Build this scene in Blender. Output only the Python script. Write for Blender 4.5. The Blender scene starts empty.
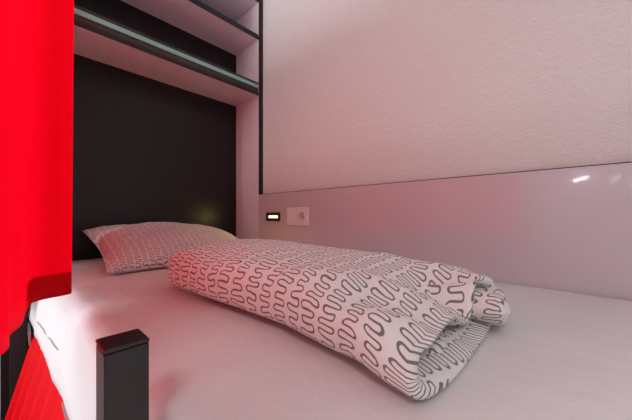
import bpy, bmesh, math, random
from mathutils import Vector, noise
random.seed(4)
C = bpy.context.scene.collection
CZ = 1.084            # eye height; heights below written as CZ + offset
PI = math.pi

# ---------------------------------------------------------------- nodes
class NT:
    def __init__(s, name):
        s.m = bpy.data.materials.new(name); s.m.use_nodes = True
        s.t = s.m.node_tree; s.t.nodes.clear()
        s.out = s.n('ShaderNodeOutputMaterial')
    def n(s, kind, **kw):
        x = s.t.nodes.new(kind)
        for k, v in kw.items(): setattr(x, k, v)
        return x
    def l(s, a, b): s.t.links.new(a, b)
    def put(s, sock, v):
        if hasattr(v, 'is_output'): s.l(v, sock)
        else: sock.default_value = v
    def M(s, op, a, b=None, c=None):
        x = s.n('ShaderNodeMath', operation=op)
        s.put(x.inputs[0], a)
        if b is not None: s.put(x.inputs[1], b)
        if c is not None: s.put(x.inputs[2], c)
        return x.outputs[0]
    def bsdf(s, col, rough=.5, coat=0, metal=0, spec=.5):
        b = s.n('ShaderNodeBsdfPrincipled')
        s.put(b.inputs['Base Color'], col)
        b.inputs['Roughness'].default_value = rough
        b.inputs['Coat Weight'].default_value = coat
        b.inputs['Metallic'].default_value = metal
        b.inputs['Specular IOR Level'].default_value = spec
        return b
    def noise(s, scale, detail=3, vec=None, rough=.5):
        x = s.n('ShaderNodeTexNoise'); x.inputs['Scale'].default_value = scale
        x.inputs['Detail'].default_value = detail; x.inputs['Roughness'].default_value = rough
        if vec is None: vec = s.n('ShaderNodeTexCoord').outputs['Object']
        s.l(vec, x.inputs['Vector'])
        return x
    def bump(s, h, b, strength=.3, dist=.002):
        x = s.n('ShaderNodeBump'); x.inputs['Strength'].default_value = strength
        x.inputs['Distance'].default_value = dist
        s.l(h, x.inputs['Height']); s.l(x.outputs[0], b.inputs['Normal'])
    def ramp(s, fac, stops):
        x = s.n('ShaderNodeValToRGB'); s.l(fac, x.inputs[0])
        e = x.color_ramp.elements
        while len(e) < len(stops): e.new(.5)
        for i, (p, c) in enumerate(stops): e[i].position = p; e[i].color = (*c, 1)
        return x.outputs[0]

def simple(name, col, rough=.5, coat=0, metal=0, spec=.5, nscale=None, bump=.1, bd=.001, var=.0):
    t = NT(name)
    c = (*col, 1)
    if var:
        nz = t.noise(nscale or 8)
        c = t.ramp(nz.outputs['Fac'], [(.3, tuple(v*(1-var) for v in col)), (.7, tuple(min(1, v*(1+var)) for v in col))])
    b = t.bsdf(c, rough, coat, metal, spec)
    if nscale: t.bump(t.noise(nscale, 4).outputs['Fac'], b, bump, bd)
    t.l(b.outputs[0], t.out.inputs[0])
    return t.m

def emit(name, col, s):
    t = NT(name); e = t.n('ShaderNodeEmission'); e.inputs[0].default_value = (*col, 1)
    e.inputs[1].default_value = s; t.l(e.outputs[0], t.out.inputs[0]); return t.m

def plaster():
    t = NT('painted plaster')
    b = t.bsdf((.77, .745, .725, 1), .75)
    a = t.noise(55, 5, rough=.6).outputs['Fac']; c = t.noise(220, 3).outputs['Fac']
    t.bump(t.M('MULTIPLY_ADD', c, .5, a), b, .65, .005)
    t.l(b.outputs[0], t.out.inputs[0]); return t.m

def serpentine(name, r=.0046, amp=.0075, row=.0345, lw=.00138, wob=.008):
    """white cotton printed with grey meandering lines; UV is in metres, lines run along U"""
    t = NT(name)
    uv = t.n('ShaderNodeTexCoord').outputs['UV']
    nz = t.n('ShaderNodeTexNoise'); nz.inputs['Scale'].default_value = 26; nz.inputs['Detail'].default_value = 1
    t.l(uv, nz.inputs['Vector'])
    sx = t.n('ShaderNodeSeparateColor'); t.l(nz.outputs['Color'], sx.inputs[0])
    s0 = t.n('ShaderNodeSeparateXYZ'); t.l(uv, s0.inputs[0])
    u = t.M('MULTIPLY_ADD', t.M('SUBTRACT', sx.outputs[0], .5), wob*1.7, s0.outputs[0])
    v = t.M('MULTIPLY_ADD', t.M('SUBTRACT', sx.outputs[1], .5), wob*2.6, s0.outputs[1])
    rowi = t.M('FLOOR', t.M('DIVIDE', v, row))
    vl = t.M('SUBTRACT', v, t.M('MULTIPLY', t.M('ADD', rowi, .5), row))
    u = t.M('MULTIPLY_ADD', t.M('FRACT', t.M('MULTIPLY', rowi, .381)), 4*r, u)
    # parity of the cell
    k = t.M('FLOOR', t.M('DIVIDE', t.M('ADD', u, r), 2*r))
    par = t.M('FLOORED_MODULO', k, 2.0)
    sg = t.M('MULTIPLY_ADD', par, -2.0, 1.0)
    ul = t.M('SUBTRACT', u, t.M('MULTIPLY', k, 2*r))
    # amplitude drifts slowly along the line
    na = t.n('ShaderNodeTexNoise'); na.inputs['Scale'].default_value = 30; na.inputs['Detail'].default_value = 0
    cmb = t.n('ShaderNodeCombineXYZ'); t.l(u, cmb.inputs[0]); t.l(t.M('MULTIPLY', rowi, 3.7), cmb.inputs[1])
    t.l(cmb.outputs[0], na.inputs['Vector'])
    h = t.M('MULTIPLY_ADD', t.M('SUBTRACT', na.outputs['Fac'], .5), amp*1.9, amp)
    vv = t.M('MULTIPLY', vl, sg)
    # bulge the loops into omegas: narrow near the middle line
    au = t.M('ABSOLUTE', ul)
    over = t.M('SUBTRACT', vv, h)
    d_arc = t.M('ABSOLUTE', t.M('SUBTRACT', t.M('SQRT', t.M('ADD', t.M('MULTIPLY', ul, ul), t.M('MULTIPLY', over, over))), r))
    d_leg = t.M('ABSOLUTE', t.M('SUBTRACT', r, au))
    under = t.M('ADD', vv, h)
    rr = t.M('SUBTRACT', 2*r, au)
    d_low = t.M('ABSOLUTE', t.M('SUBTRACT', t.M('SQRT', t.M('ADD', t.M('MULTIPLY', rr, rr), t.M('MULTIPLY', under, under))), r))
    isarc = t.M('GREATER_THAN', over, 0.0)
    islow = t.M('LESS_THAN', under, 0.0)
    def mix(f, a, b): return t.M('ADD', t.M('MULTIPLY', f, b), t.M('MULTIPLY', t.M('SUBTRACT', 1.0, f), a))
    d = mix(islow, mix(isarc, d_leg, d_arc), d_low)
    mr = t.n('ShaderNodeMapRange'); mr.interpolation_type = 'SMOOTHSTEP'
    t.l(d, mr.inputs[0]); mr.inputs[1].default_value = lw*.75; mr.inputs[2].default_value = lw*1.35
    mr.inputs[3].default_value = 1; mr.inputs[4].default_value = 0
    mx = t.n('ShaderNodeMix', data_type='RGBA'); t.l(mr.outputs[0], mx.inputs[0])
    mx.inputs[6].default_value = (.75, .71, .70, 1); mx.inputs[7].default_value = (.185, .15, .14, 1)
    b = t.bsdf(mx.outputs[2], .85, spec=.25)
    b.inputs['Sheen Weight'].default_value = .15
    t.bump(t.noise(45, 5).outputs['Fac'], b, .35, .006)
    t.l(b.outputs[0], t.out.inputs[0]); return t.m

def curtain_mat(name='red curtain cloth', k=1.0, share=.66):
    t = NT(name)
    nz = t.noise(5, 2)
    col = t.ramp(nz.outputs['Fac'], [(.3, (.80*k, .0, .004)), (.7, (.84*k, .001, .008))])
    b = t.bsdf(col, .75, spec=.15)
    t.bump(t.noise(600, 2).outputs['Fac'], b, .15, .0005)
    tr = t.n('ShaderNodeBsdfTranslucent'); tr.inputs[0].default_value = (1*k, .012*k, .13*k, 1)
    m = t.n('ShaderNodeMixShader'); m.inputs[0].default_value = share
    t.l(b.outputs[0], m.inputs[1]); t.l(tr.outputs[0], m.inputs[2]); t.l(m.outputs[0], t.out.inputs[0])
    return t.m

def sheet_mat():
    t = NT('white cotton sheet')
    b = t.bsdf((.69, .665, .665, 1), .85, spec=.2)
    a = t.noise(9, 4).outputs['Fac']; c = t.noise(900, 2).outputs['Fac']
    t.bump(t.M('MULTIPLY_ADD', c, .05, a), b, .35, .02)
    t.l(b.outputs[0], t.out.inputs[0]); return t.m

MAT = dict(
    plaster=plaster(), sheet=sheet_mat(), print_=serpentine('meander print cotton'),
    curtain=curtain_mat(), curtain2=curtain_mat('red storage curtain cloth', 1.0, .3), hem=curtain_mat('doubled red hem cloth', .78, .3),
    laminate=simple('white laminate', (.78, .68, .73), .3, coat=.2),
    gloss=simple('glossy white wall laminate', (.60, .53, .565), .2, coat=.5),
    black=simple('black powder coated steel', (.012, .011, .011), .40, spec=.55, nscale=500, bump=.05, bd=.0004),
    board=simple('black gloss board', (.009, .007, .008), .33, spec=.32, nscale=2.5, bump=.015, bd=.002),
    edge=simple('dark brown edging', (.022, .014, .015), .45, spec=.3),
    alu=simple('anodised green grey strip', (.26, .50, .44), .5, spec=.3),
    greyedge=simple('dark grey profile', (.035, .033, .035), .5, spec=.3),
    plastic=simple('white switch plastic', (.82, .79, .77), .3, coat=.3),
    brass=simple('dark bronze bezel', (.09, .05, .02), .4, metal=.6),
    hole=simple('dark socket holes', (.05, .04, .04), .6),
    steel=simple('steel contact', (.6, .6, .6), .3, metal=1),
    seam=simple('grey seam thread', (.28, .27, .27), .9),
    floor=simple('grey vinyl floor', (.30, .28, .26), .45, nscale=6, bump=.05, bd=.002, var=.12),
    white=simple('white ceiling paint', (.82, .81, .80), .8, nscale=90, bump=.1, bd=.001),
    wood=simple('pale door laminate', (.55, .45, .36), .4, nscale=4, var=.15),
)

# ---------------------------------------------------------------- geometry helpers
def mesh_obj(name, bm, mat, parent=None, smooth=False):
    me = bpy.data.meshes.new(name); bm.normal_update(); bm.to_mesh(me); bm.free()
    o = bpy.data.objects.new(name, me); C.objects.link(o)
    if mat: me.materials.append(mat)
    if smooth:
        for p in me.polygons: p.use_smooth = True
    if parent: o.parent = parent
    return o
def box(bm, x0, x1, y0, y1, z0, z1, bevel=0):
    r = bmesh.ops.create_cube(bm, size=1)
    vs = r['verts']
    for v in vs:
        v.co = Vector((x0 if v.co.x < 0 else x1, y0 if v.co.y < 0 else y1, z0 if v.co.z < 0 else z1))
    if bevel:
        es = list({e for v in vs for e in v.link_edges})
        bmesh.ops.bevel(bm, geom=es, offset=bevel, segments=2, affect='EDGES', profile=.5)
def bx(name, mat, parent, *a, bevel=0):
    bm = bmesh.new(); box(bm, *a, bevel=bevel); return mesh_obj(name, bm, mat, parent)
def cyl(name, mat, parent, p, axis, r, depth, seg=24, r2=None):
    bm = bmesh.new()
    bmesh.ops.create_cone(bm, cap_ends=True, segments=seg, radius1=r, radius2=r if r2 is None else r2, depth=depth)
    q = Vector((0, 0, 1)).rotation_difference(Vector(axis))
    for v in bm.verts: v.co = q @ v.co + Vector(p)
    return mesh_obj(name, bm, mat, parent)
def tag(o, label, cat, group=None):
    o['label'] = label; o['category'] = cat
    if group: o['group'] = group
    return o
def empty(name, loc, label, cat, group=None):
    o = bpy.data.objects.new(name, None); C.objects.link(o)
    o.empty_display_size = .05
    root_loc[o.name] = Vector(loc); o.location = loc
    return tag(o, label, cat, group)
root_loc = {}
def adopt(root):
    """parts are modelled in world space; shift them into the frame of their root"""
    L = root_loc[root.name]
    for o in [c for c in C.objects if c.parent == root]:
        o.data.transform(__import__('mathutils').Matrix.Translation(-L))
        for g in [c for c in C.objects if c.parent == o]:
            g.data.transform(__import__('mathutils').Matrix.Translation(-L))
def struct(name, mat, *a, bevel=0):
    o = bx(name, mat, None, *a, bevel=bevel); o['kind'] = 'structure'; return o
def grid(bm, rows, uvs=None, close_v=False):
    """rows: list of lists of Vector"""
    V = [[bm.verts.new(p) for p in r] for r in rows]
    uvl = bm.loops.layers.uv.verify()
    n = len(V[0])
    for i in range(len(V)-1):
        for j in range(n if close_v else n-1):
            j2 = (j+1) % n
            f = bm.faces.new((V[i][j], V[i][j2], V[i+1][j2], V[i+1][j]))
            if uvs:
                ids = [(i, j), (i, j+1), (i+1, j+1), (i+1, j)]
                for lp, (a, b) in zip(f.loops, ids): lp[uvl].uv = uvs[a][b]
    return V
def fbm(x, y, z, s):
    p = Vector((x*s, y*s, z*s))
    return noise.noise(p) + .5*noise.noise(p*2.1) + .25*noise.noise(p*4.3)

# ---------------------------------------------------------------- room
WX = .920            # face of the glossy lower wall panel
YB = 1.512           # face of the black headboard
struct('floor', MAT['floor'], -2.5, 1.2, -2.6, 1.8, -.1, 0)
struct('ceiling', MAT['white'], -2.5, 1.2, -2.6, 1.8, 2.75, 2.85)
struct('wall_right', MAT['plaster'], WX+.028, 1.2, -2.6, 1.8, 0, 2.75)
struct('wall_back', MAT['plaster'], -2.5, WX+.028, YB+.022, 1.8, 0, 2.75)
struct('wall_left', MAT['white'], -2.5, -2.3, -2.6, 1.8, 0, 2.75)
struct('wall_front', MAT['white'], -2.3, WX+.028, -2.6, -2.4, 0, 2.75)
struct('trim_1', MAT['gloss'], WX, WX+.028, -1.2, 1.277, .3, CZ+.118, bevel=.001)   # glossy dado panel along the bed
struct('trim_2', MAT['edge'], WX+.0005, WX+.030, -1.2, 1.277, CZ+.118, CZ+.1203)   # dark strip standing in for the shadow gap on top of the panel
struct('baseboard_back', MAT['white'], -2.3, -.05, YB+.010, YB+.022, 0, .08)

# ---------------------------------------------------------------- bed frame
bed = empty('bed', (.45, .5, 0), 'black square tube metal bed frame with a capped corner post beside the mattress', 'bed')
X0 = .05
def post(x, y, s, top, name='post'):
    p = bx(name, MAT['black'], bed, x, x+s, y, y+s, 0, top-.004, bevel=.0012)
    c = bx('cap', MAT['black'], p, x-.0004, x+s+.0004, y-.0004, y+s+.0004, top-.0035, top, bevel=.0014)
    return p
post(.0460, .262, .031, CZ-.103)
post(-.012, 1.455, .042, .86)
post(.875, -.52, .04, .70)
bx('side_rail', MAT['black'], bed, .082, .112, -.52, 1.455, .665, .70)
bx('side_rail', MAT['black'], bed, .885, .915, -.47, 1.455, .665, .70)
bx('end_rail', MAT['black'], bed, .112, .875, -.52, -.49, .665, .70)
bx('end_rail', MAT['black'], bed, .032, .885, 1.457, 1.487, .665, .70)
for i in range(8):
    y = -.38 + i*.24
    bx('slat', MAT['laminate'], bed, .112, .885, y, y+.07, .680, .700)
bx('bracket', MAT['steel'], bed, .031, .036, 1.30, 1.44, .66, .70)
adopt(bed)

# ---------------------------------------------------------------- mattress
def mattress():
    ZT = .900; ZB = .702; y0, y1 = -.49, 1.508
    bm = bmesh.new()
    N = 120; rows = []; R = .032
    for i in range(N+1):
        y = y0 + (y1-y0)*i/N
        k = max(0, min(1, (y-.5)/.95))
        xb = .076 - .040*k            # the sheet bellies out towards the head end
        xt = .082 - .012*k
        x1 = WX-.003
        e = min(1, (y-y0)/.03)
        er = .03*(1-math.sqrt(max(0, 1-(1-e)**2)))
        row = []
        wv = .0022*fbm(0, y, 0, 9)
        # bottom left up the side
        zb = .766 - .0*k
        row.append(Vector((xb+.03, y, ZB)))
        row.append(Vector((xb+.006 if y > .33 else xb+.012, y, ZB)))
        for q in range(8):
            f = q/7
            z = ZB+.004 + (ZT-R-ZB)*f
            x = xb + (xt-xb)*f - .008*math.sin(PI*f) + .004*fbm(y, z, 3, 11)*(1-f)
            if abs(y-.2775) < .045: x = max(x, .0785)      # pressed in by the corner post
            row.append(Vector((x, y, z)))
        for q in range(1, 7):
            a = q/6*PI/2
            row.append(Vector((xt+R-R*math.cos(a), y, ZT-R+R*math.sin(a)-er)))
        M = 60
        for q in range(1, M+1):
            x = xt+R + (x1-.012-xt-R)*q/M
            z = ZT - er + .0014*fbm(x, y, 0, 6)*min(1, q/8)
            row.append(Vector((x, y, z)))
        row.append(Vector((x1-.004, y, ZT-.004-er)))
        row.append(Vector((x1, y, ZT-.02-er)))
        row.append(Vector((x1, y, ZB)))
        rows.append(row)
    V = grid(bm, rows, close_v=True)
    bm.faces.new(V[0]); bm.faces.new(list(reversed(V[-1])))
    bmesh.ops.recalc_face_normals(bm, faces=bm.faces)
    o = mesh_obj('mattress', bm, MAT['sheet'], smooth=True)
    tag(o, 'single mattress in a smooth white fitted sheet against the glossy wall panel', 'mattress')
    def seam(ya, yb, za, zb):
        bm = bmesh.new(); rr = []
        for i in range(25):
            g = i/24; y = ya+(yb-ya)*g; z = za+(zb-za)*g
            k = max(0, min(1, (y-.5)/.95)); xb = .076-.040*k; xt = .082-.012*k
            f = (z-ZB-.004)/(ZT-R-ZB)
            x = xb+(xt-xb)*f-.008*math.sin(PI*f)+.004*fbm(y, z, 3, 11)*(1-f)
            w = .0022*math.sin(PI*min(1, max(.02, g)))
            rr.append([Vector((x+.001, y, z-w)), Vector((x-.0022, y, z-w*.4)), Vector((x-.0022, y, z+w*.4)), Vector((x+.001, y, z+w))])
        grid(bm, rr)
        mesh_obj('sheet_seam', bm, MAT['seam'], o, smooth=True)
    seam(1.21, .99, CZ-.325, CZ-.305); seam(.97, .80, CZ-.305, CZ-.285)
mattress()

# ---------------------------------------------------------------- shelf unit round the head of the bed
su = empty('shelf_unit', (.47, 1.4, 0), 'white and black shelf unit over the bed head with open shelves and black back', 'shelf unit')
YF = 1.280
L = MAT['laminate']
bx('back_panel', MAT['board'], su, -.035, WX, YB, YB+.018, .30, 2.62)
o = bx('side_panel', L, su, WX, WX+.026, YF, YB+.018, .0, 2.62)
bx('front_edging', MAT['edge'], o, WX, WX+.026, YF-.004, YF, CZ+.120, 2.62)
o = bx('side_panel', L, su, -.060, -.035, YF+.002, YB+.018, .80, 2.62)  # unseen end panel, carried down to block light from the niche
for z, th in ((.672, .018), (.984, .018), (1.192, .018), (1.40, .018)):
    s = bx('shelf', L, su, -.035, WX-.001, YF+.004, YB, CZ+z, CZ+z+th)
    if z > .7:
        bx('shelf_edging', MAT['edge'], s, -.035, WX, YF, YF+.004, CZ+z-.001, CZ+z+th+.001)
        bx('shelf_edging', MAT['black'], s, -.035, WX, YF+.004, YF+.016, CZ+z+th, CZ+z+th+.010)
# glass like light strip carried on the front of the lowest shelf
r = bx('rail', MAT['edge'], su, -.035, WX, YF, YF+.006, CZ+.672, CZ+.690, bevel=.0008)
bx('rail_groove', MAT['hole'], r, -.035, WX, YF+.006, YF+.014, CZ+.6895, CZ+.7115)
bx('green_grey_strip', MAT['alu'], r, -.035, WX, YF-.001, YF+.010, CZ+.711, CZ+.7295, bevel=.0008)
bx('rail_cover', MAT['greyedge'], r, -.035, WX, YF+.001, YF+.016, CZ+.7295, CZ+.743, bevel=.001)
adopt(su)

# ---------------------------------------------------------------- reading light and socket on the panel
rl = empty('reading_light', (WX, 1.15, CZ), 'small glowing rectangular reading light recessed in the glossy wall panel', 'light')
def frame(name, mat, parent, x0, x1, y0, y1, z0, z1, w):
    bm = bmesh.new()
    box(bm, x0, x1, y0, y1, z1-w, z1); box(bm, x0, x1, y0, y1, z0, z0+w)
    box(bm, x0, x1, y0, y0+w, z0+w, z1-w); box(bm, x0, x1, y1-w, y1, z0+w, z1-w)
    return mesh_obj(name, bm, mat, parent)
frame('bezel', MAT['brass'], rl, WX-.006, WX-.0002, 1.094, 1.206, CZ-.026, CZ+.018, .010)
frame('bezel_inner', MAT['black'], rl, WX-.0045, WX-.0003, 1.103, 1.197, CZ-.0175, CZ+.0095, .006)
bx('lens', emit('warm lamp lens', (1, .90, .50), 1.7), rl, WX-.004, WX-.0005, 1.114, 1.186, CZ-.011, CZ+.003)
adopt(rl)
LAMP_AT = (-.006, 0, -.004)

so = empty('power_socket', (WX, .96, CZ), 'white double wall plate with a blank switch and a round socket', 'socket')
PW = MAT['plastic']
y0, y1, z0, z1 = .888, 1.036, CZ-.046, CZ+.042
ym = (y0+y1)/2
bx('plate', PW, so, WX-.007, WX-.0002, y0, y1, z0, z1, bevel=.002)
sw = bx('switch', PW, so, WX-.0115, WX-.0072, ym+.005, y1-.010, z0+.014, z1-.012, bevel=.001)
def ring(name, mat, parent, cx, cy, cz, r0, r1, d):
    bm = bmesh.new(); n = 40
    prof = [(r0, 0), (r0, d), (r1, d), (r1, 0)]
    rows = [[Vector((cx-b, cy+a*math.cos(2*PI*i/n), cz+a*math.sin(2*PI*i/n))) for i in range(n)] for a, b in prof]
    grid(bm, rows, close_v=True); bmesh.ops.recalc_face_normals(bm, faces=bm.faces)
    return mesh_obj(name, bm, mat, parent)
cy, cz = (y0+ym)/2+.001, (z0+z1)/2
so_r = ring('socket_ring', PW, so, WX-.007, cy, cz, .0195, .0275, .006)
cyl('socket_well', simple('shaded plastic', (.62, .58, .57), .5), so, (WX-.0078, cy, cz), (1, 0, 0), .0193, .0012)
for dy in (-.0095, .0095):
    cyl('pin_hole', MAT['hole'], so, (WX-.0088, cy+dy, cz), (1, 0, 0), .0032, .0008, 16)
for s in (-1, 1):
    bx('earth_clip', MAT['steel'], so, WX-.0128, WX-.0086, cy-.004, cy+.004, cz+s*.0172-.0015, cz+s*.0172+.0015)
adopt(so)

# ---------------------------------------------------------------- pillow
def pillow():
    W, D = .64, .46; N, M = 64, 48
    bm = bmesh.new()
    top, bot, uv = [], [], []
    cx, cyy = .505, 1.245
    for i in range(N+1):
        a = -1 + 2*i/N
        tr, br, ur = [], [], []
        for j in range(M+1):
            b = -1 + 2*j/M
            # pinched outline: edges draw in between the corner ears
            ex = a*(W/2)*(1-.055*(1-b*b))
            ey = b*(D/2)*(1-.075*(1-a*a))
            prof = max(0, (1-abs(a)**2.6))**.46 * max(0, (1-abs(b)**2.4))**.50
            hh = .080*prof
            wr = .010*fbm(a*1.3, b*1.3, 5, 1.3)*prof
            crease = .006*fbm(a*3, b*3, 9, 2.2)*(1-prof*.6)*(1 if prof > .02 else .3)
            tr.append(Vector((ex, ey, hh+wr+crease)))
            br.append(Vector((ex, ey, -hh*.75+crease)))
            ur.append((ey*1.65+.3, ex*1.65+.4))
        top.append(tr); bot.append(br); uv.append(ur)
    # tilt up at the rear
    T = math.radians(14)
    def X(p):
        q = Vector((p.x, p.y*math.cos(T)-p.z*math.sin(T), p.y*math.sin(T)+p.z*math.cos(T)))
        # sag: lower surface never dips under the sheet
        bx_, by_ = q.x, q.y
        z = q.z + .058 - .010*(bx_/.32)
        if p.x > 0: z -= .035*(p.x/.32)**1.5
        zf = max(z, .003+.002*abs(p.z))
        return Vector((bx_+cx, by_+cyy, .900+zf))
    top = [[X(p) for p in r] for r in top]; bot = [[X(p) for p in r] for r in bot]
    uvb = [[(u, v+2) for u, v in r] for r in uv]
    grid(bm, top, uv); grid(bm, bot, uvb)
    bmesh.ops.remove_doubles(bm, verts=bm.verts, dist=.0004)
    bmesh.ops.recalc_face_normals(bm, faces=bm.faces)
    o = mesh_obj('pillow', bm, MAT['print_'], smooth=True)
    tag(o, 'plump pillow in a squiggle print case leaning on the black headboard', 'pillow')
pillow()

# ---------------------------------------------------------------- folded duvet
def duvet():
    bm = bmesh.new()
    Y0, Y1 = .113, .80
    N, M = 90, 120
    def section(k, y, inset=0):
        """k 0..1 round the closed cross-section starting at the back bottom, over the top to the front, under"""
        a = k*2*PI
        t = (y-Y0)/(Y1-Y0)                           # 0 at open end, 1 at head end
        xf = .252 + .012*math.sin(t*5) + .0*t
        xr = .600 - .020*(1-t)**2
        # rounded corners at the head end
        q = max(0, (t-.80)/.20)
        rnd = math.sqrt(max(0, 1-q**2.6))
        cx, hx = (xf+xr)/2, (xr-xf)/2
        cx += .04*q*q
        hx *= (.55+.45*rnd) if q > 0 else 1
        H = .104 + .012*min(1, t) - .012*math.exp(-((t-.35)/.25)**2)*0
        H *= (.12+.88*rnd)
        c, s = math.cos(a), math.sin(a)
        n = .62 if s > 0 else .5
        px = cx + (hx-inset)*math.copysign(abs(c)**n, c)
        zz = abs(s)**.72
        if s > 0:
            z = H*.42 + H*.58*zz
        else:
            z = H*.42 - H*.42*zz
        # droop of top layer near open end
        e = max(0, 1-t/.30)
        xx = (px-xf)/(xr-xf)
        if True:
            z *= 1 - e**1.6*(.60 - .48*max(0, min(1, (xx-.60)/.2)))
            z *= 1 - e*e*.45*math.exp(-((xx-.66)/.09)**2)
        # sweeping lens: back half thins
        z = max(z, 0)
        return px, z
    rows, uvs = [], []
    def ends(k):
        """y of the open rim, varies round the section"""
        a = k*2*PI; c = math.cos(a); s = math.sin(a)
        xx = (c+1)/2
        base = Y0 + .0*xx
        base += .013*s - .050*max(0, xx-.6)*(.5+.5*s)
        if s > 0: base += -.004*math.sin(PI*xx)*s**.8 + .004*math.sin(xx*19)*s
        return base
    arc = [0]
    prev = section(0, .4)
    for j in range(1, M+1):
        p = section(j/M, .4); arc.append(arc[-1]+math.hypot(p[0]-prev[0], p[1]-prev[1])); prev = p
    for i in range(N+1):
        t = i/N
        row, ur = [], []
        for j in range(M+1):
            k = (j % M)/M
            ye = ends(k)
            y = ye + (Y1-ye)*(1-(1-t)**1.15)
            px, z = section(k, y)
            px0 = px
            amp = min(1, z/.03)
            d = .0045*fbm(px, y, z, 7) + .0022*fbm(px, y, z, 22)
            # shallow folds crossing the top
            fold = .006*math.sin((px*1.2+y*.8)*34+4*fbm(px, y, 0, 5))*math.exp(-((y-.17)/.10)**2) + .005*abs(fbm(px, y, 2, 16))*math.exp(-((y-.12)/.07)**2)
            z2 = z + (d*1.1+fold)*amp
            px += .5*d*(1 if px > .42 else -1)
            yy = y + (.05*(px0-.42) if True else 0)*0
            skew = .06*((px0-.25)/.35)*max(0, (y-.55)/.25)      # head end runs slightly backwards
            row.append(Vector((px, yy+skew, .9018+max(0, z2))))
            ur.append((arc[j], y+.02*fbm(px0, y, 0, 3)))
        rows.append(row); uvs.append(ur)
    # rim turned inwards, then a pocket lining
    inner, iuv = [], []
    for q, (ins, dy) in enumerate(((.002, -.0045), (.006, -.007), (.011, -.006), (.015, .000), (.019, .012), (.026, .035), (.038, .09))):
        row, ur = [], []
        for j in range(M+1):
            b = rows[0][j]
            cxx, czz = .41, .9018+.024
            v = Vector((cxx-b.x, 0, (czz-b.z)))
            f = Vector((math.copysign(min(abs(v.x), ins*1.3), v.x), 0, math.copysign(min(abs(v.z)*.95, ins*.62), v.z)))
            row.append(Vector((b.x+f.x, b.y+dy, b.z+f.z)))
            ur.append((uvs[0][j][0], uvs[0][j][1]-dy))
        inner.append(row); iuv.append(ur)
    allr = list(reversed(inner)) + rows
    allu = list(reversed(iuv)) + uvs
    VV = grid(bm, allr, allu)
    bm.faces.new(VV[-1][:-1])
    # head-end closing cap: gather last row
    # inner folded layers seen in the mouth
    def layer(x0, x1, zc, th, yf, yb, ph):
        n, m = 20, 26
        rr, uu = [], []
        for i in range(n+1):
            ty = i/n
            row, ur = [], []
            for j in range(m+1):
                k = j/m; a = k*2*PI
                c, s = math.cos(a), math.sin(a)
                g = math.sqrt(max(0, 1-max(0, 1-ty/.12)**2))*.9+.1
                x = (x0+x1)/2 + (x1-x0)/2*math.copysign(abs(c)**.7, c)*(.9+.1*g)
                z = zc + th/2*s*g + .0035*math.sin(x*75+ph) + .004*fbm(x, ty*.1, ph, 30) - .02*max(0, (x-.38))/.1*0
                y = yf + (yb-yf)*ty + .012*math.sin(x*30+ph) + .004*fbm(x, z, ph, 40)
                row.append(Vector((x, y, .9018+max(.001, z))))
                ur.append((k*(x1-x0)*2+ph, y))
            rr.append(row); uu.append(ur)
        V = grid(bm, rr, uu); 
        bm.faces.new(V[0][:-1])
    layer(.285, .47, .011, .014, .128, .24, .0)
    layer(.288, .43, .024, .010, .140, .24, 1.3)
    layer(.480, .594, .034, .052, .080, .22, 2.1)
    bmesh.ops.remove_doubles(bm, verts=bm.verts, dist=.0003)
    bmesh.ops.recalc_face_normals(bm, faces=bm.faces)
    o = mesh_obj('folded_duvet', bm, MAT['print_'], smooth=True)
    tag(o, 'folded duvet in a white cover with grey squiggle print lying mid mattress', 'duvet')
duvet()

# ---------------------------------------------------------------- curtains
def catmull(P, n):
    out = []
    Q = [P[0]*2-P[1]] + P + [P[-1]*2-P[-2]]
    for i in range(1, len(Q)-2):
        for k in range(n):
            t = k/n; a, b, c, d = Q[i-1], Q[i], Q[i+1], Q[i+2]
            out.append(.5*((2*b)+(-a+c)*t+(2*a-5*b+4*c-d)*t*t+(-a+3*b-3*c+d)*t**3))
    out.append(P[-1]); return out
def upper_curtain():
    root = empty('bed_curtain', (0, .6, CZ+.8), 'bright red curtain gathered at the open side of the bed, hanging from above', 'curtain')
    plan = [(.030, 1.272), (.012, 1.23), (.036, 1.18), (.012, 1.13), (.036, 1.08), (.014, 1.03), (.034, .98), (.014, .93), (.030, .88), (.022, .83), (.036, .775), (.062, .735), (.0745, .718), (.060, .709), (.030, .700), (.012, .672), (.006, .62), (-.006, .575), (-.006, .53), (-.018, .49),
            (-.018, .45), (-.032, .41), (-.030, .37), (-.05, .33), (-.045, .29), (-.07, .26), (-.08, .2)]
    P = catmull([Vector((x, y, 0)) for x, y in plan], 8)
    n = len(P); zt = CZ+.80
    rows, hemr = [], []
    nz = 40
    for i, p in enumerate(P):
        f = i/(n-1)
        zb = CZ-.150 - .0*f
        front = max(0, min(1, (.69-p.y)/.03))
        zb -= .018*front
        col = []
        for k in range(nz+1):
            g = k/nz; z = zt+(zb-zt)*g
            sw = (1-g)*.010
            x = p.x + sw*(1-front)*.6
            y = p.y + .004*math.sin(p.y*30+g*2.2)*front
            col.append(Vector((x, y, z)))
        rows.append(col)
    bm = bmesh.new(); grid(bm, rows)
    o = mesh_obj('curtain_cloth', bm, MAT['curtain'], root, smooth=True)
    m = o.modifiers.new('t', 'SOLIDIFY'); m.thickness = .0008
    # sewn hem: a second layer of cloth folded up behind the bottom edge
    bm = bmesh.new(); hr = []
    for r_ in rows:
        nb = r_[-1]
        if nb.y < .675: continue
        hr.append([nb+Vector((-.0006, -.0022, .042-.042*q/4)) for q in range(5)]+[nb+Vector((0, 0, -.0012))]+[nb+Vector((.0012, .0022, .042*q/4)) for q in range(5)])
    grid(bm, hr); h = mesh_obj('hem', bm, MAT['hem'], o, smooth=True)
    bx('curtain_rail', MAT['black'], root, -.02, .02, -.6, 1.28, CZ+.80, CZ+.825)
    adopt(root)
upper_curtain()

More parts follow.
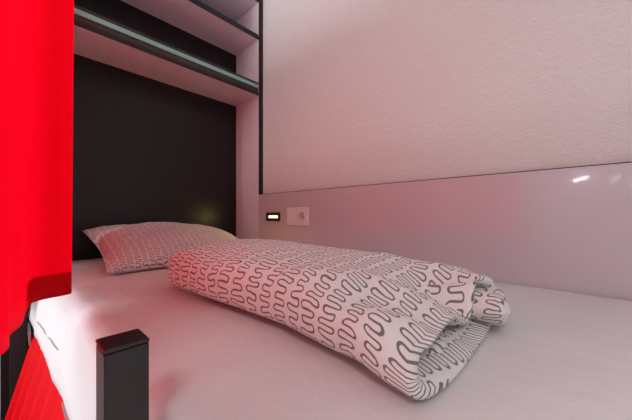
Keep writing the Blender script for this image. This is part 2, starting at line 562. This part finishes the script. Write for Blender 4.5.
def lower_curtain():
    root = empty('storage_curtain', (0, 1.0, .68), 'red pleated curtain hanging under the mattress edge', 'curtain')
    n = 260; rows = []; n = 700
    for i in range(n+1):
        f = i/n
        y = 1.335 - 1.84*f
        kx = max(0, min(1, (y-.5)/.95))
        xt = .082 - .040*max(0, min(1, (y-.5)/.95))
        col = []
        for k in range(25):
            g = k/24
            z = .7015 - .62*g
            A = .001+.018*min(1, g*2.5)
            ph = (y*68)+1.1*math.sin(y*9)
            x = xt - .006*min(1, g*12) - .115*g + A*math.sin(ph)
            yy = y + .3*A*math.cos(ph*2)
            col.append(Vector((x, yy, z)))
        rows.append(col)
    bm = bmesh.new(); grid(bm, rows)
    o = mesh_obj('curtain_cloth', bm, MAT['curtain2'], root, smooth=True)
    bx('curtain_wire', MAT['steel'], root, .066, .070, -.5, 1.40, .690, .694)
    adopt(root)
lower_curtain()

# ---------------------------------------------------------------- added room lamps, out of view
def area(name, loc, rot, sx, sy, power, col=(1, 1, 1), parent=None):
    d = bpy.data.lights.new(name, 'AREA'); d.shape = 'RECTANGLE'; d.size = sx; d.size_y = sy
    d.energy = power; d.color = col
    o = bpy.data.objects.new(name, d); C.objects.link(o); o.location = loc; o.rotation_euler = rot
    o.parent = parent
    return o
lampmat = emit('ceiling lamp diffuser', (1, .97, .94), 3)
def ceiling_lamp(x, y, sx, sy, power, label):  # unseen ceiling panels, added to light the curtain and the bed
    t = empty('added_ceiling_light', (x, y, 2.75), label, 'ceiling light')
    frame_o = bx('housing', MAT['white'], t, x-sx/2-.02, x+sx/2+.02, y-sy/2-.02, y+sy/2+.02, 2.71, 2.7495)
    bx('diffuser', lampmat, t, x-sx/2, x+sx/2, y-sy/2, y+sy/2, 2.700, 2.7095)
    adopt(t)
    area('lamp_glow', (0, 0, -.055), (0, 0, 0), sx, sy, power, (.90, .92, .97), t)
ceiling_lamp(-1.1, .85, .6, .6, 9, 'unseen square ceiling panel light added near the back wall to light the curtain')
ceiling_lamp(-1.1, -.9, .6, .6, 18, 'unseen square ceiling panel light added near the front wall as room fill')
# added unseen window with area light, placed to shine through the red curtain
wn = struct('added_window_1', MAT['white'], -2.3, -2.285, .80, 1.50, .95, 2.15)
wg = bx('glass', emit('added window glow', (.9, .95, 1), 2.0), wn, -2.2845, -2.282, .86, 1.44, 1.01, 2.09)  # added glowing pane on the curtain side
area('curtain_backlight', (-2.26, 1.15, 1.55), (0, -PI/2, 0), 1.08, .58, 46, (.91, .92, .99))  # added area light, drives the red glow through the cloth
# unseen wall lamp placed for the highlight in the glossy panel, dim lenses for streaks
wl = empty('wall_lamp', (-2.3, -.06, CZ+.41), 'unseen white wall plate with a lamp and two added streak lenses across the room', 'lamp')
bx('back_plate', MAT['white'], wl, -2.2998, -2.28, -.53, .03, CZ+.32, CZ+.50)
LM = emit('white lamp lens', (.92, .97, 1), 40)
LD = emit('added streak lens', (.92, .97, 1), 11)
def spot(mat, y0, y1, z0, z1, skew):
    bm = bmesh.new(); box(bm, -2.2798, -2.25, y0, y1, z0, z1, bevel=.008)
    for v in bm.verts: v.co.z += skew*(y0-v.co.y)/(y1-y0)
    mesh_obj('lens', bm, mat, wl)
spot(LM, -.135, -.020, CZ+.395, CZ+.428, .03)
spot(LD, -.365, -.300, CZ+.400, CZ+.422, .07)  # dim lenses added only to mirror as slanted streaks in the panel
spot(LD, -.500, -.430, CZ+.340, CZ+.362, .07)
adopt(wl)

area('reading_glow', LAMP_AT, (0, PI/2, 0), .012, .07, .32, (1, .74, .20), rl)
# ---------------------------------------------------------------- camera
cam = bpy.data.cameras.new('camera'); co = bpy.data.objects.new('camera', cam); C.objects.link(co)
cam.sensor_width = 36; cam.lens = 277/632*36; cam.clip_start = .01
cam.shift_y = 6/632
co.location = (0, 0, CZ); co.rotation_euler = (PI/2, 0, math.radians(42.6-90))
bpy.context.scene.camera = co
w = bpy.data.worlds.new('world'); bpy.context.scene.world = w; w.use_nodes = True
w.node_tree.nodes['Background'].inputs[0].default_value = (.9, .95, 1, 1)
w.node_tree.nodes['Background'].inputs[1].default_value = .3
vs = bpy.context.scene.view_settings
vs.view_transform = 'Standard'; vs.look = 'None'; vs.gamma = 1; vs.use_curve_mapping = False
vs.exposure = -.07
